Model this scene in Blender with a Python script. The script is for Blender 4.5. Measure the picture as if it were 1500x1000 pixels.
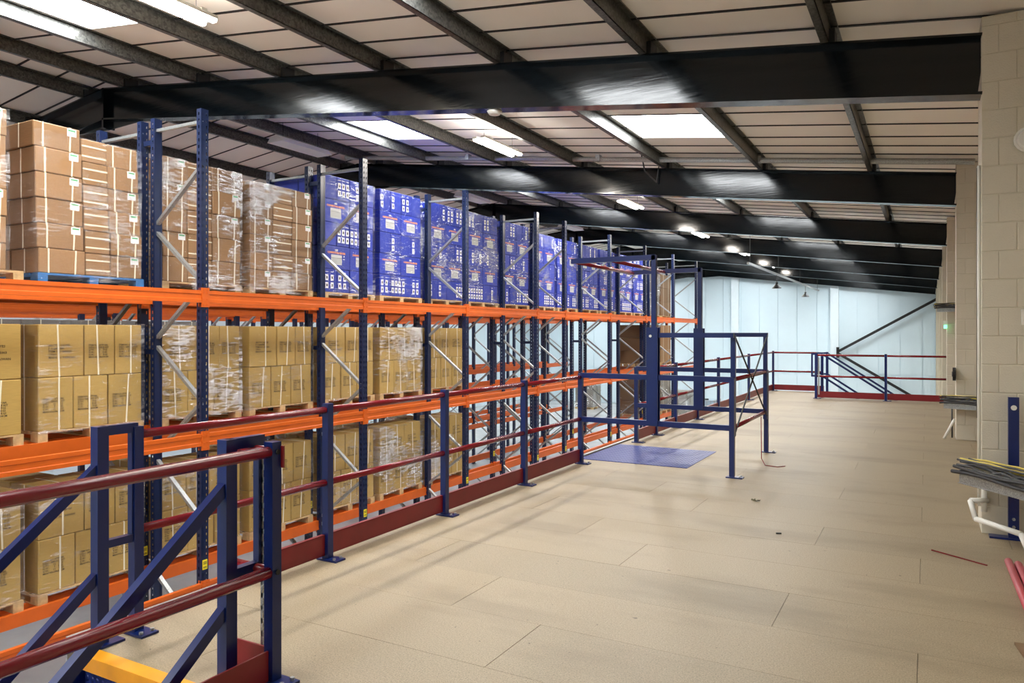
import bpy, bmesh, math, random
from mathutils import Vector, Matrix
R = math.radians
random.seed(7)
for o in list(bpy.data.objects):
    bpy.data.objects.remove(o)
sc = bpy.context.scene
C = sc.collection

# ------------------------------------------------------------------ camera
cam = bpy.data.cameras.new('camera'); cam.lens = 26.16; cam.sensor_width = 36.0
cam.shift_y = -13.0 / 1500.0; cam.clip_end = 200
co = bpy.data.objects.new('camera', cam); C.objects.link(co)
co.location = (0, 0, 1.6); co.rotation_euler = (R(90), 0, R(29.15))
sc.camera = co

# ------------------------------------------------------------------ world, exposure
w = bpy.data.worlds.new('world'); sc.world = w; w.use_nodes = True
w.node_tree.nodes['Background'].inputs[0].default_value = (0.75, 0.85, 1.0, 1)
w.node_tree.nodes['Background'].inputs[1].default_value = 1.0
sc.view_settings.view_transform = 'Standard'; sc.view_settings.look = 'None'
sc.view_settings.gamma = 1.0; sc.view_settings.use_curve_mapping = False
sc.view_settings.exposure = 0.1
sc.cycles.use_denoising = True
sc.cycles.max_bounces = 8; sc.cycles.diffuse_bounces = 5; sc.cycles.transparent_max_bounces = 16
sc.cycles.sample_clamp_indirect = 6.0
SKY_E = 26.0      # skylight panel brightness
LAMP_W = 105.0     # batten light power

# ------------------------------------------------------------------ geometry constants
GZ = -2.75                                    # warehouse ground level; mezzanine deck is z = 0
SL = 0.122                                    # roof slope
RIDGE = -11.2
def rtop(x):                                  # top of rafters
    return 3.99 + SL * (0.4 - x) if x >= RIDGE else 3.99 + SL * (0.4 - RIDGE) - SL * (RIDGE - x)
RAFTER_Y = [7.1 + 5.93 * k for k in range(-3, 7)]
ENDY = 43.2
BACKY = -12.0
LEFTX = -23.2

# ------------------------------------------------------------------ materials
MATS = {}
def nodes_of(name):
    m = bpy.data.materials.new(name); m.use_nodes = True
    nt = m.node_tree
    return m, nt, nt.nodes['Principled BSDF']
def tex_coord(nt, scale=(1, 1, 1), src='Object'):
    tc = nt.nodes.new('ShaderNodeTexCoord'); mp = nt.nodes.new('ShaderNodeMapping')
    mp.inputs['Scale'].default_value = scale
    nt.links.new(tc.outputs[src], mp.inputs[0])
    return mp.outputs[0]
def world_coord(nt, scale=(1, 1, 1)):
    g = nt.nodes.new('ShaderNodeNewGeometry'); mp = nt.nodes.new('ShaderNodeMapping')
    mp.inputs['Scale'].default_value = scale
    nt.links.new(g.outputs['Position'], mp.inputs[0])
    return mp.outputs[0]
def noise(nt, vec, scale, detail=4, rough=0.55):
    n = nt.nodes.new('ShaderNodeTexNoise'); n.inputs['Scale'].default_value = scale
    n.inputs['Detail'].default_value = detail; n.inputs['Roughness'].default_value = rough
    nt.links.new(vec, n.inputs['Vector']); return n.outputs['Fac']
def ramp(nt, fac, stops):
    r = nt.nodes.new('ShaderNodeValToRGB'); el = r.color_ramp.elements
    while len(el) < len(stops): el.new(0.5)
    for e, (p, c) in zip(el, stops): e.position = p; e.color = c if len(c) == 4 else (*c, 1)
    nt.links.new(fac, r.inputs[0]); return r.outputs['Color']
def mixc(nt, fac, a, b, mode='MIX'):
    m = nt.nodes.new('ShaderNodeMix'); m.data_type = 'RGBA'; m.blend_type = mode
    for s, v in ((m.inputs[0], fac), (m.inputs[6], a), (m.inputs[7], b)):
        if hasattr(v, 'is_linked'): nt.links.new(v, s)
        elif isinstance(v, (int, float)): s.default_value = v
        else: s.default_value = (*v, 1)
    return m.outputs[2]
def bump(nt, b, h, strength=0.2, dist=0.01):
    n = nt.nodes.new('ShaderNodeBump'); n.inputs['Strength'].default_value = strength; n.inputs['Distance'].default_value = dist
    nt.links.new(h, n.inputs['Height']); nt.links.new(n.outputs[0], b.inputs['Normal'])
def lin(r, g, b):
    return tuple(((c / 255) / 12.92 if c / 255 <= 0.04045 else ((c / 255 + 0.055) / 1.055) ** 2.4) for c in (r, g, b))
def paint(name, col, rough=0.4, metal=0.0, var=0.12, scale=6.0, bmp=0.0, coat=0.0):
    m, nt, b = nodes_of(name)
    n = noise(nt, world_coord(nt), scale)
    dark = tuple(c * (1 - var) for c in col); light = tuple(min(1, c * (1 + var)) for c in col)
    nt.links.new(ramp(nt, n, [(0.3, dark), (0.7, light)]), b.inputs['Base Color'])
    b.inputs['Roughness'].default_value = rough; b.inputs['Metallic'].default_value = metal
    b.inputs['Coat Weight'].default_value = coat
    if bmp: bump(nt, b, noise(nt, world_coord(nt), 90), bmp)
    MATS[name] = m; return m
def emit(name, col, strength):
    m, nt, b = nodes_of(name)
    b.inputs['Base Color'].default_value = (*col, 1); b.inputs['Roughness'].default_value = 0.5
    b.inputs['Emission Color'].default_value = (*col, 1); b.inputs['Emission Strength'].default_value = strength
    MATS[name] = m; return m
blue = paint('blue_steel', lin(6, 29, 90), 0.28, var=0.08)
navy = paint('navy_upright', lin(15, 30, 66), 0.34, var=0.1)
orange = paint('orange_beam', lin(212, 96, 22), 0.42, var=0.06)
red = paint('red_rail', lin(118, 14, 26), 0.25, var=0.08)
redoff = paint('red_kick', lin(124, 20, 30), 0.38, var=0.1)
m, nt, b = nodes_of('black_rafter'); MATS['black_rafter'] = m; black = m
b.inputs['Base Color'].default_value = (*lin(10, 17, 22), 1)
rn = noise(nt, world_coord(nt, (0.6, 1, 9)), 5, 5)
nt.links.new(ramp(nt, rn, [(0.3, (0.09,) * 3), (0.75, (0.2,) * 3)]), b.inputs['Roughness'])
bump(nt, b, rn, 0.06, 0.01); b.inputs['Specular IOR Level'].default_value = 0.42
blackm = paint('black_matt', lin(22, 22, 24), 0.6)
white = paint('white_plastic', lin(232, 230, 222), 0.4, var=0.03)
strapm = paint('white_strap', lin(232, 226, 204), 0.4, var=0.05)
yellow = paint('yellow_nosing', lin(228, 152, 8), 0.45, var=0.08)
stick = paint('yellow_sticker', lin(245, 225, 40), 0.5, var=0.05)
ink = paint('print_ink', lin(44, 34, 22), 0.7)
inkorange = paint('orange_ink', lin(236, 150, 70), 0.6)
inkwhite = paint('white_ink', lin(235, 236, 240), 0.55, var=0.03)
inkgrey = paint('picture_grey', lin(190, 192, 192), 0.55, var=0.06)
green = paint('label_green', lin(90, 170, 120), 0.6)
wood = paint('pallet_wood', lin(196, 164, 118), 0.75, var=0.25, scale=12)
bluewood = paint('blue_pallet_wood', lin(52, 110, 170), 0.7, var=0.2, scale=10)
endwall = paint('white_cladding', lin(216, 233, 241), 0.5, var=0.03, scale=0.6)
blockp = paint('painted_block', lin(208, 200, 182), 0.7, var=0.04, scale=2.5, bmp=0.35)
greyfilm = paint('grey_wrap', lin(150, 145, 138), 0.35, var=0.25, scale=14)
cable = paint('dark_cable', lin(52, 52, 54), 0.5)
cableyel = paint('yellow_cable', lin(210, 190, 80), 0.5)
ibcblue = paint('tote_plastic', lin(170, 190, 205), 0.35)
emit('tube_light', (1.0, 0.94, 0.85), 45.0)
emit('exit_green', (0.15, 1.0, 0.45), 3.0)
# roof lining boards
m, nt, b = nodes_of('roof_board'); MATS['roof_board'] = m
n = noise(nt, world_coord(nt), 0.7, 3)
nt.links.new(ramp(nt, n, [(0.3, lin(236, 230, 220)), (0.7, lin(246, 241, 232))]), b.inputs['Base Color'])
b.inputs['Roughness'].default_value = 0.55
# galvanised steel
m, nt, b = nodes_of('galvanised'); MATS['galvanised'] = m
v = nt.nodes.new('ShaderNodeTexVoronoi'); v.inputs['Scale'].default_value = 150
nt.links.new(world_coord(nt), v.inputs['Vector'])
nt.links.new(ramp(nt, v.outputs['Color'], [(0.1, lin(138, 140, 140)), (0.9, lin(182, 186, 186))]), b.inputs['Base Color'])
b.inputs['Metallic'].default_value = 0.65; b.inputs['Roughness'].default_value = 0.36
m, nt, b = nodes_of('purlin_steel'); MATS['purlin_steel'] = m
v = nt.nodes.new('ShaderNodeTexVoronoi'); v.inputs['Scale'].default_value = 45
nt.links.new(world_coord(nt), v.inputs['Vector'])
nt.links.new(ramp(nt, v.outputs['Color'], [(0.1, lin(72, 72, 70)), (0.9, lin(112, 112, 108))]), b.inputs['Base Color'])
b.inputs['Metallic'].default_value = 0.5; b.inputs['Roughness'].default_value = 0.36
# skylight sheet: daylight comes through it
emit('skylight_sheet', (0.94, 0.98, 1.0), SKY_E)
# chipboard deck
m, nt, b = nodes_of('chipboard'); MATS['chipboard'] = m
wc = world_coord(nt)
sp = ramp(nt, noise(nt, wc, 130, 3, 0.7), [(0.28, lin(112, 98, 76)), (0.5, lin(148, 132, 106)), (0.75, lin(172, 157, 131))])
oi = nt.nodes.new('ShaderNodeObjectInfo')
tint = ramp(nt, oi.outputs['Random'], [(0.0, (0.93, 0.93, 0.93)), (1.0, (1.05, 1.04, 1.03))])
c1 = mixc(nt, 1.0, sp, tint, 'MULTIPLY')
dirt = ramp(nt, noise(nt, world_coord(nt, (0.35, 1.0, 1.0)), 1.5, 6, 0.62), [(0.50, (0, 0, 0)), (0.78, (1, 1, 1))])
c2 = mixc(nt, dirt, c1, lin(118, 103, 80))
spot = ramp(nt, noise(nt, wc, 22, 2, 0.5), [(0.24, (1, 1, 1)), (0.27, (0, 0, 0))])
c3 = mixc(nt, spot, c2, lin(104, 90, 70))
nt.links.new(c3, b.inputs['Base Color'])
b.inputs['Roughness'].default_value = 0.5
bump(nt, b, noise(nt, wc, 160, 2), 0.08, 0.004)
# ground concrete
m, nt, b = nodes_of('concrete'); MATS['concrete'] = m
nt.links.new(ramp(nt, noise(nt, world_coord(nt), 0.9, 6), [(0.3, lin(166, 166, 166)), (0.7, lin(190, 190, 190))]), b.inputs['Base Color'])
b.inputs['Roughness'].default_value = 0.24
# checker plate
m, nt, b = nodes_of('checker_plate'); MATS['checker_plate'] = m
b.inputs['Base Color'].default_value = (*lin(40, 54, 122), 1); b.inputs['Roughness'].default_value = 0.34; b.inputs['Metallic'].default_value = 0.2
v = nt.nodes.new('ShaderNodeTexVoronoi'); v.inputs['Scale'].default_value = 1.0; v.inputs['Randomness'].default_value = 0.0
nt.links.new(world_coord(nt, (24, 13, 24)), v.inputs['Vector'])
bump(nt, b, ramp(nt, v.outputs['Distance'], [(0.25, (1, 1, 1)), (0.42, (0, 0, 0))]), 1.0, 0.01)
# cardboards
def card(name, base, var=0.08):
    m, nt, b = nodes_of(name); MATS[name] = m
    oi = nt.nodes.new('ShaderNodeObjectInfo')
    tint = ramp(nt, oi.outputs['Random'], [(0, (1 - var,) * 3), (1, (1 + var * 0.5,) * 3)])
    fl = noise(nt, world_coord(nt, (1, 1, 12)), 9, 3)
    base2 = ramp(nt, fl, [(0.3, tuple(c * 0.92 for c in base)), (0.7, tuple(min(1, c * 1.05) for c in base))])
    nt.links.new(mixc(nt, 1.0, base2, tint, 'MULTIPLY'), b.inputs['Base Color'])
    b.inputs['Roughness'].default_value = 0.62
    bump(nt, b, fl, 0.15, 0.01)
    return m
card('tan_card', lin(180, 148, 78)); card('brown_card', lin(150, 114, 76), 0.14); card('blue_card', lin(5, 42, 160), 0.18)
card('dark_card', lin(120, 92, 62), 0.15); card('grey_card', lin(128, 122, 114))
# stretch film
def film_mat(name, lo, hi, amount):
    m, nt, b = nodes_of(name); MATS[name] = m
    out = nt.nodes['Material Output']
    tr = nt.nodes.new('ShaderNodeBsdfTransparent'); mx = nt.nodes.new('ShaderNodeMixShader')
    n1 = noise(nt, world_coord(nt, (1.6, 1.6, 9)), 4.0, 6, 0.65)
    n2 = noise(nt, world_coord(nt, (0.8, 0.8, 1.1)), 1.3, 2)
    mul = nt.nodes.new('ShaderNodeMath'); mul.operation = 'MULTIPLY'
    nt.links.new(n1, mul.inputs[0]); nt.links.new(n2, mul.inputs[1])
    f = ramp(nt, mul.outputs[0], [(lo, (0.03,) * 3), (hi, (amount,) * 3)])
    nt.nodes.remove(b)
    gl = nt.nodes.new('ShaderNodeBsdfGlossy'); gl.inputs['Color'].default_value = (0.95, 0.96, 0.98, 1); gl.inputs['Roughness'].default_value = 0.18
    df = nt.nodes.new('ShaderNodeBsdfDiffuse'); df.inputs['Color'].default_value = (0.9, 0.9, 0.9, 1)
    m2 = nt.nodes.new('ShaderNodeMixShader'); m2.inputs[0].default_value = 0.3
    nt.links.new(gl.outputs[0], m2.inputs[1]); nt.links.new(df.outputs[0], m2.inputs[2])
    nt.links.new(f, mx.inputs[0]); nt.links.new(tr.outputs[0], mx.inputs[1]); nt.links.new(m2.outputs[0], mx.inputs[2])
    nt.links.new(mx.outputs[0], out.inputs[0])
    n = nt.nodes.new('ShaderNodeBump'); n.inputs['Strength'].default_value = 1.0; n.inputs['Distance'].default_value = 0.05
    nt.links.new(n1, n.inputs['Height']); nt.links.new(n.outputs[0], gl.inputs['Normal'])
film_mat('film_heavy', 0.25, 0.33, 0.7); film_mat('film_light', 0.29, 0.40, 0.42); film_mat('film_blue', 0.28, 0.37, 0.45)
M = MATS

# ------------------------------------------------------------------ mesh helpers
class MB:
    def __init__(s): s.v = []; s.f = []; s.mi = []
    def face(s, pts, mi=0):
        n = len(s.v); s.v += [tuple(p) for p in pts]; s.f.append(tuple(range(n, n + len(pts)))); s.mi.append(mi)
    def hexa(s, p, mi=0):
        n = len(s.v); s.v += [tuple(q) for q in p]
        for f in ((3, 2, 1, 0), (4, 5, 6, 7), (0, 1, 5, 4), (1, 2, 6, 5), (2, 3, 7, 6), (3, 0, 4, 7)):
            s.f.append(tuple(n + i for i in f)); s.mi.append(mi)
        return s
    def box(s, a, b, mi=0):
        x0, x1 = sorted((a[0], b[0])); y0, y1 = sorted((a[1], b[1])); z0, z1 = sorted((a[2], b[2]))
        s.hexa([(x0, y0, z0), (x1, y0, z0), (x1, y1, z0), (x0, y1, z0), (x0, y0, z1), (x1, y0, z1), (x1, y1, z1), (x0, y1, z1)], mi)
        return s
    def bar(s, p, q, w, h=None, up=(0, 0, 1), mi=0):
        h = h or w; p = Vector(p); q = Vector(q); d = (q - p).normalized(); u = Vector(up)
        if abs(d.dot(u)) > 0.98: u = Vector((0, 1, 0))
        sx = d.cross(u).normalized() * w / 2; sz = sx.cross(d).normalized() * h / 2
        a = [-sx - sz, sx - sz, sx + sz, -sx + sz]
        s.hexa([p + k for k in a] + [q + k for k in a], mi); return s
    def tube(s, p, q, r, n=10, r2=None, caps=True, mi=0):
        r2 = r if r2 is None else r2
        p = Vector(p); q = Vector(q); d = (q - p).normalized(); u = Vector((0, 0, 1))
        if abs(d.dot(u)) > 0.98: u = Vector((0, 1, 0))
        a = d.cross(u).normalized(); c = a.cross(d).normalized(); k = len(s.v)
        for i in range(n):
            t = 2 * math.pi * i / n; o = a * math.cos(t) + c * math.sin(t)
            s.v.append(tuple(p + o * r)); s.v.append(tuple(q + o * r2))
        for i in range(n):
            j = (i + 1) % n; s.f.append((k + 2 * i, k + 2 * i + 1, k + 2 * j + 1, k + 2 * j)); s.mi.append(mi)
        if caps:
            s.f.append(tuple(k + 2 * i for i in range(n))); s.mi.append(mi)
            s.f.append(tuple(k + 2 * i + 1 for i in reversed(range(n)))); s.mi.append(mi)
        return s
    def path(s, pts, r, n=8):
        for a, b in zip(pts, pts[1:]): s.tube(a, b, r, n)
        return s
    def prism(s, prof, y0, y1, mi=0):                      # profile in (x, z), extruded along y
        n = len(prof); k = len(s.v)
        for y in (y0, y1): s.v += [(x, y, z) for x, z in prof]
        for i in range(n):
            j = (i + 1) % n; s.f.append((k + i, k + j, k + n + j, k + n + i)); s.mi.append(mi)
        s.f.append(tuple(k + i for i in reversed(range(n)))); s.mi.append(mi)
        s.f.append(tuple(k + n + i for i in range(n))); s.mi.append(mi)
        return s
    def mesh(s, name, mats, smooth=False, fix=True):
        me = bpy.data.meshes.new(name); me.from_pydata(s.v, [], s.f)
        for m in (mats if isinstance(mats, (list, tuple)) else [mats]): me.materials.append(m)
        me.polygons.foreach_set('material_index', s.mi)
        if fix:
            bm = bmesh.new(); bm.from_mesh(me); bmesh.ops.recalc_face_normals(bm, faces=bm.faces); bm.to_mesh(me); bm.free()
        if smooth:
            me.polygons.foreach_set('use_smooth', [len(p.vertices) == 4 for p in me.polygons])
        me.update(); return me
    def build(s, name, mats, parent=None, loc=(0, 0, 0), rot=(0, 0, 0), smooth=False):
        return put(name, s.mesh(name, mats, smooth), parent, loc, rot)
def put(name, me, parent=None, loc=(0, 0, 0), rot=(0, 0, 0)):
    o = bpy.data.objects.new(name, me); C.objects.link(o); o.location = loc; o.rotation_euler = rot
    if parent is not None: o.parent = parent
    return o
def tag(o, label, cat, group=None):
    o['label'] = label; o['category'] = cat
    if group: o['group'] = group
    return o
def thing(name, label, cat, loc=(0, 0, 0), rot=0, group=None):
    return tag(put(name, None, None, loc, (0, 0, rot)), label, cat, group)
def structure(o, label=None):
    o['kind'] = 'structure'
    if label: o['label'] = label
    return o
def text_mesh(body, size, mat, bold=0.0007):
    cu = bpy.data.curves.new('print', 'FONT'); cu.body = body; cu.size = size; cu.resolution_u = 1; cu.offset = bold; cu.space_line = 0.95
    ob = bpy.data.objects.new('print', cu); C.objects.link(ob)
    dg = bpy.context.evaluated_depsgraph_get(); dg.update()
    me = bpy.data.meshes.new_from_object(ob.evaluated_get(dg)); bpy.data.objects.remove(ob); bpy.data.curves.remove(cu)
    me.transform(Matrix(((0, 0, 1, 0), (1, 0, 0, 0), (0, 1, 0, 0), (0, 0, 0, 1))))   # text lies in the y-z plane facing +x
    me.materials.clear(); me.materials.append(mat); return me
ORD = ['first', 'second', 'third', 'fourth', 'fifth', 'sixth', 'seventh', 'eighth', 'ninth', 'tenth', 'eleventh', 'twelfth', 'thirteenth', 'fourteenth', 'fifteenth', 'sixteenth', 'seventeenth']

# ================================================================== SETTING
# --- ground floor and walls
structure(MB().box((LEFTX - 0.2, BACKY - 0.2, GZ - 0.2), (1.4, ENDY + 0.2, GZ)).build('floor', M['concrete']), 'grey polished concrete warehouse floor below the mezzanine')
wl = MB().box((LEFTX - 0.15, BACKY, GZ), (LEFTX, ENDY, 4.4)).build('wall_left', endwall); structure(wl)
wb = MB().box((LEFTX, BACKY - 0.15, GZ), (1.3, BACKY, 6.0)).build('wall_back', endwall); structure(wb)
wf = MB()
wf.face([(LEFTX, ENDY, GZ), (1.4, ENDY, GZ), (1.4, ENDY, rtop(1.4) + 0.15), (RIDGE, ENDY, rtop(RIDGE) + 0.15), (LEFTX, ENDY, rtop(LEFTX) + 0.15)])
wf.face([(LEFTX, ENDY + 0.15, GZ), (LEFTX, ENDY + 0.15, rtop(LEFTX) + 0.15), (RIDGE, ENDY + 0.15, rtop(RIDGE) + 0.15), (1.4, ENDY + 0.15, rtop(1.4) + 0.15), (1.4, ENDY + 0.15, GZ)])
wf = structure(wf.build('wall_far', endwall), 'pale blue-white clad end wall of the warehouse')
x = LEFTX
i = 0
while x < 1.2:                                            # cladding panels, upper and lower row, proud of the wall
    x1 = min(x + 1.0, 1.3)
    for z0, z1 in ((GZ + 0.02, -0.64), (-0.58, min(rtop(x), rtop(x1)) - 0.02)):
        MB().box((x + 0.014, ENDY - 0.04, z0), (x1 - 0.014, ENDY + 0.001, z1)).build('cladding_panel', endwall, wf)
    x = x1
for cx in (-19.9, -14.7, -9.5, -4.3, 0.95):          # steel columns of the end wall
    MB().box((cx - 0.2, ENDY - 0.3, GZ), (cx + 0.2, ENDY - 0.03, rtop(cx) - 0.45)).build('wall_column', paint('column_white', lin(224, 236, 242), 0.5, var=0.02), wf)
br = thing('wall_brace', 'dark diagonal steel brace crossing the pale end wall', 'brace', (-4.2, ENDY - 0.34, 0.55))
MB().bar((0.08, 0, 0.05), (4.95, 0, 2.92), 0.08, 0.13).build('brace_bar', blackm, br)
MB().bar((0.08, 0, -0.05), (4.95, 0, -3.05), 0.08, 0.13).build('brace_bar', blackm, br)
MB().box((0.0, -0.04, -0.28), (0.14, 0.05, 0.28)).build('gusset_plate', blackm, br)
# --- right wall, block pillars
wr = structure(MB().box((1.15, BACKY, GZ), (1.3, ENDY, 4.1)).build('wall_right', blockp), 'cream painted block side wall')
blk = {}
def block(sx, sy, sz):
    k = (round(sx, 3), round(sy, 3), round(sz, 3))
    if k not in blk:
        me = MB().box((0, 0, 0), k).mesh('block', blockp)
        bm = bmesh.new(); bm.from_mesh(me); bmesh.ops.bevel(bm, geom=bm.edges[:], offset=0.004, segments=1, affect='EDGES'); bm.to_mesh(me); bm.free()
        blk[k] = me
    return blk[k]
mortar = paint('mortar', lin(202, 194, 174), 0.8, var=0.05)
for k in range(-3, 7):
    y0 = 7.02 + 5.93 * k
    nm = 'wall_pillar'
    p = structure(MB().box((0.383, y0 + 0.004, GZ), (1.15, y0 + 0.44, 4.12)).build(nm, mortar, wr), None)
    del p['kind']
    if 0 <= k <= 2:
        j = 0; z = 0.0
        while z < 4.1:
            h = min(0.222, 4.12 - z)
            cuts = [0.38, 0.50, 0.94, 1.15] if j % 2 else [0.38, 0.62, 1.06, 1.15]
            for a, b_ in zip(cuts, cuts[1:]):
                put('block', block(b_ - a - 0.004, 0.44, h - 0.004), p, (a, y0, z))
            z += 0.225; j += 1
# --- mezzanine deck and chipboard panels
fl = MB().box((-3.9, 2.25, -0.28), (1.15, 21.6, -0.024)).box((-2.60, BACKY, -0.28), (1.15, 2.25, -0.024)).build('floor_mezzanine', paint('deck_steel', lin(92, 80, 62), 0.6))
structure(fl, 'mezzanine deck of beige chipboard panels')
bc = {}
def board(x0, x1, y0, y1):
    k = (round(x1 - x0, 4), round(y1 - y0, 4))
    if k not in bc: bc[k] = MB().box((0, 0, -0.024), (x1 - x0, y1 - y0, 0)).mesh('floor_board', M['chipboard'])
    put('floor_board', bc[k], fl, (x0, y0, random.uniform(-0.0008, 0.0)))
PH = [-0.74, 0.55, -0.04]
for k in range(-12, 30):
    ya, yb = 4.23 + 0.592 * k, 4.23 + 0.592 * (k + 1)
    if yb > 21.6: yb = 21.6
    if ya >= 21.5: break
    xl = -3.86 if ya > 2.2 else -2.60
    if ya < 2.25 < yb: ya2 = ya
    xs = [xl] + [PH[k % 3] + 2.4 * q for q in range(-2, 2) if xl + 0.15 < PH[k % 3] + 2.4 * q < 1.0] + [1.15]
    for a, b_ in zip(xs, xs[1:]): board(a + 0.0014, b_ - 0.0014, ya + 0.0009, yb - 0.0009)
MB().box((-3.86, 2.235, -0.024), (-2.6, 2.47, -0.001)).build('floor_board', M['chipboard'], fl)

# --- roof lining boards (ceiling), skylights
PUR = [-0.75 - 1.655 * k for k in range(7)]
PURL = [2 * RIDGE - x for x in PUR]
SKY_X = [(-3.97, -2.48), (-8.94, -7.45)]
SKY_X += [(2 * RIDGE - b_, 2 * RIDGE - a) for a, b_ in SKY_X]
SKY_Y = [(y - 3.05, y - 1.65) for y in RAFTER_Y] + [(RAFTER_Y[-1] + 100, RAFTER_Y[-1] + 101)]
def rz(x): return rtop(x) + 0.185
ce = MB()
for xa, xb in ((1.3, RIDGE), (RIDGE, LEFTX)):
    ce.hexa([(xa, BACKY, rz(xa) + 0.09), (xb, BACKY, rz(xb) + 0.09), (xb, ENDY, rz(xb) + 0.09), (xa, ENDY, rz(xa) + 0.09),
             (xa, BACKY, rz(xa) + 0.13), (xb, BACKY, rz(xb) + 0.13), (xb, ENDY, rz(xb) + 0.13), (xa, ENDY, rz(xa) + 0.13)])
ce = structure(ce.build('ceiling', blackm), 'sloping roof lined with off-white boards with dark joints')
def roof_joint(xa, xb, y):
    MB().bar((xa, y, rz(xa) + 0.004), (xb, y, rz(xb) + 0.004), 0.03, 0.03).build('joint_strip', blackm, ce)
def roof_strip(xa, xb, ya, yb):
    roof_joint(xa, xb, yb + 0.012)
    MB().hexa([(xa, ya, rz(xa)), (xb, ya, rz(xb)), (xb, yb, rz(xb)), (xa, yb, rz(xa)),
               (xa, ya, rz(xa) + 0.05), (xb, ya, rz(xb) + 0.05), (xb, yb, rz(xb) + 0.05), (xa, yb, rz(xa) + 0.05)]).build('roof_board', M['roof_board'], ce)
y = BACKY
sky_rng = sorted(SKY_Y)
ys = []
for a, b_ in sky_rng[:-1]: ys += [a, b_]
cur = BACKY
def spans(a, b_):
    n = max(1, round((b_ - a) / 0.59)); return [(a + (b_ - a) * i / n, a + (b_ - a) * (i + 1) / n) for i in range(n)]
edges = [BACKY] + ys + [ENDY]
for i, (a, b_) in enumerate(zip(edges, edges[1:])):
    inside = i % 2 == 1
    if b_ <= a: continue
    for ya, yb in spans(a, b_):
        ya += 0.012; yb -= 0.012
        for side in (0, 1):
            lo, hi = (RIDGE, 1.3) if side == 0 else (LEFTX, RIDGE)
            if not inside: roof_strip(hi, lo, ya, yb)
            else:
                cuts = sorted([q for q in SKY_X if lo <= q[0] <= hi])
                x0 = lo
                for q in cuts: roof_strip(q[0], x0, ya, yb); x0 = q[1]
                roof_strip(hi, x0, ya, yb)
n = 0
for (ya, yb) in sky_rng[:-1]:
    for (xa, xb) in SKY_X:
        n += 1
        wn = structure(MB().hexa([(xa, ya, rz(xa) + 0.045), (xb, ya, rz(xb) + 0.045), (xb, yb, rz(xb) + 0.045), (xa, yb, rz(xa) + 0.045),
                        (xa, ya, rz(xa) + 0.06), (xb, ya, rz(xb) + 0.06), (xb, yb, rz(xb) + 0.06), (xa, yb, rz(xa) + 0.06)]).build('window_%d' % n, M['skylight_sheet']),
                  'bright translucent roof skylight')
        f = MB()
        for (p, q) in (((xa, ya), (xb, ya)), ((xa, yb), (xb, yb)), ((xa, ya), (xa, yb)), ((xb, ya), (xb, yb))):
            f.bar((p[0], p[1], rz(p[0]) + 0.02), (q[0], q[1], rz(q[0]) + 0.02), 0.03, 0.05)
        f.build('skylight_frame', white, wn)

# --- rafters
cleat = MB().box((-0.05, -0.09, 0), (0.05, 0.09, 0.12)).box((-0.03, 0.0, 0.02), (0.03, 0.13, 0.15)).mesh('purlin_cleat', blackm)
for i, ry in enumerate(RAFTER_Y):
    which = {3: 'nearest to the camera', 4: 'second from the camera', 5: 'third from the camera', 6: 'fourth from the camera', 7: 'fifth from the camera',
             8: 'sixth from the camera', 9: 'against the far end wall'}.get(i, ORD[2 - i] + ' behind the camera' if i < 3 else '')
    t = thing('roof_rafter', 'glossy black steel roof rafter, ' + which, 'rafter', (0.4, ry, 3.5))
    def P(x, dz): return (x - 0.4, 0, rtop(x) + dz - 3.5)
    for nm, dz, ww, hh in (('top_flange', -0.01, 0.19, 0.02), ('bottom_flange', -0.48, 0.19, 0.024), ('web', -0.245, 0.014, 0.45)):
        for xa, xb in ((0.385, RIDGE), (RIDGE, LEFTX + 0.1)):
            MB().bar(P(xa, dz), P(xb, dz), ww, hh).build(nm, black, t)
    MB().box((RIDGE - 0.4 - 0.02, -0.095, rtop(RIDGE) - 0.62 - 3.5), (RIDGE - 0.4 + 0.02, 0.095, rtop(RIDGE) - 3.5)).build('ridge_plate', black, t)
    hz = rtop(RIDGE) - 3.5
    MB().prism([(RIDGE - 0.4 - 1.0, hz - 0.6), (RIDGE - 0.4, hz - 0.64), (RIDGE - 0.4 + 1.0, hz - 0.6), (RIDGE - 0.4, hz - 0.46)], -0.008, 0.008).build('ridge_haunch', black, t)
    for x in PUR + PURL: put('purlin_cleat', cleat, t, P(x, 0.0))
# --- purlins
def purlin(x, i, side):
    t = thing('roof_purlin', 'galvanised steel roof purlin, %s from the %s' % (ORD[i], 'right wall' if side == 0 else 'left wall'), 'purlin', (x, BACKY, rtop(x)))
    L = ENDY - BACKY
    sgn = 1 if side == 0 else -1
    t0, t1 = 0.0, 0.183
    MB().prism([(-0.004, t0), (0.004, t0), (0.004, t1), (-0.004, t1)], 0, L).build('web', M['purlin_steel'], t)
    MB().prism([(-0.065, t0 - 0.0), (0.004, t0), (0.004, t0 + 0.005), (-0.06, t0 + 0.005), (-0.06, t0 + 0.02), (-0.065, t0 + 0.02)], 0, L).build('lower_flange', M['purlin_steel'], t)
    MB().prism([(0.065, t1), (-0.004, t1), (-0.004, t1 - 0.005), (0.06, t1 - 0.005), (0.06, t1 - 0.02), (0.065, t1 - 0.02)], 0, L).build('upper_flange', M['purlin_steel'], t)
for i, x in enumerate(PUR): purlin(x, i, 0)
for i, x in enumerate(PURL): purlin(x, i, 1)
t = thing('roof_strut', 'grey tubular roof strut just in front of the second rafter', 'strut', (0.6, 12.55, 3.9))
MB().tube((0, 0, 0.15), (RIDGE - 0.6, 0, rtop(RIDGE) + 0.05 - 3.9), 0.045).build('tube', M['galvanised'], t)
for x in (-2.4, -5.2, -8.0): MB().box((x - 0.64, -0.06, rtop(x) - 3.87), (x - 0.56, 0.06, rtop(x) + 0.1 - 3.9 + 0.04)).build('clamp', M['galvanised'], t)
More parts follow.
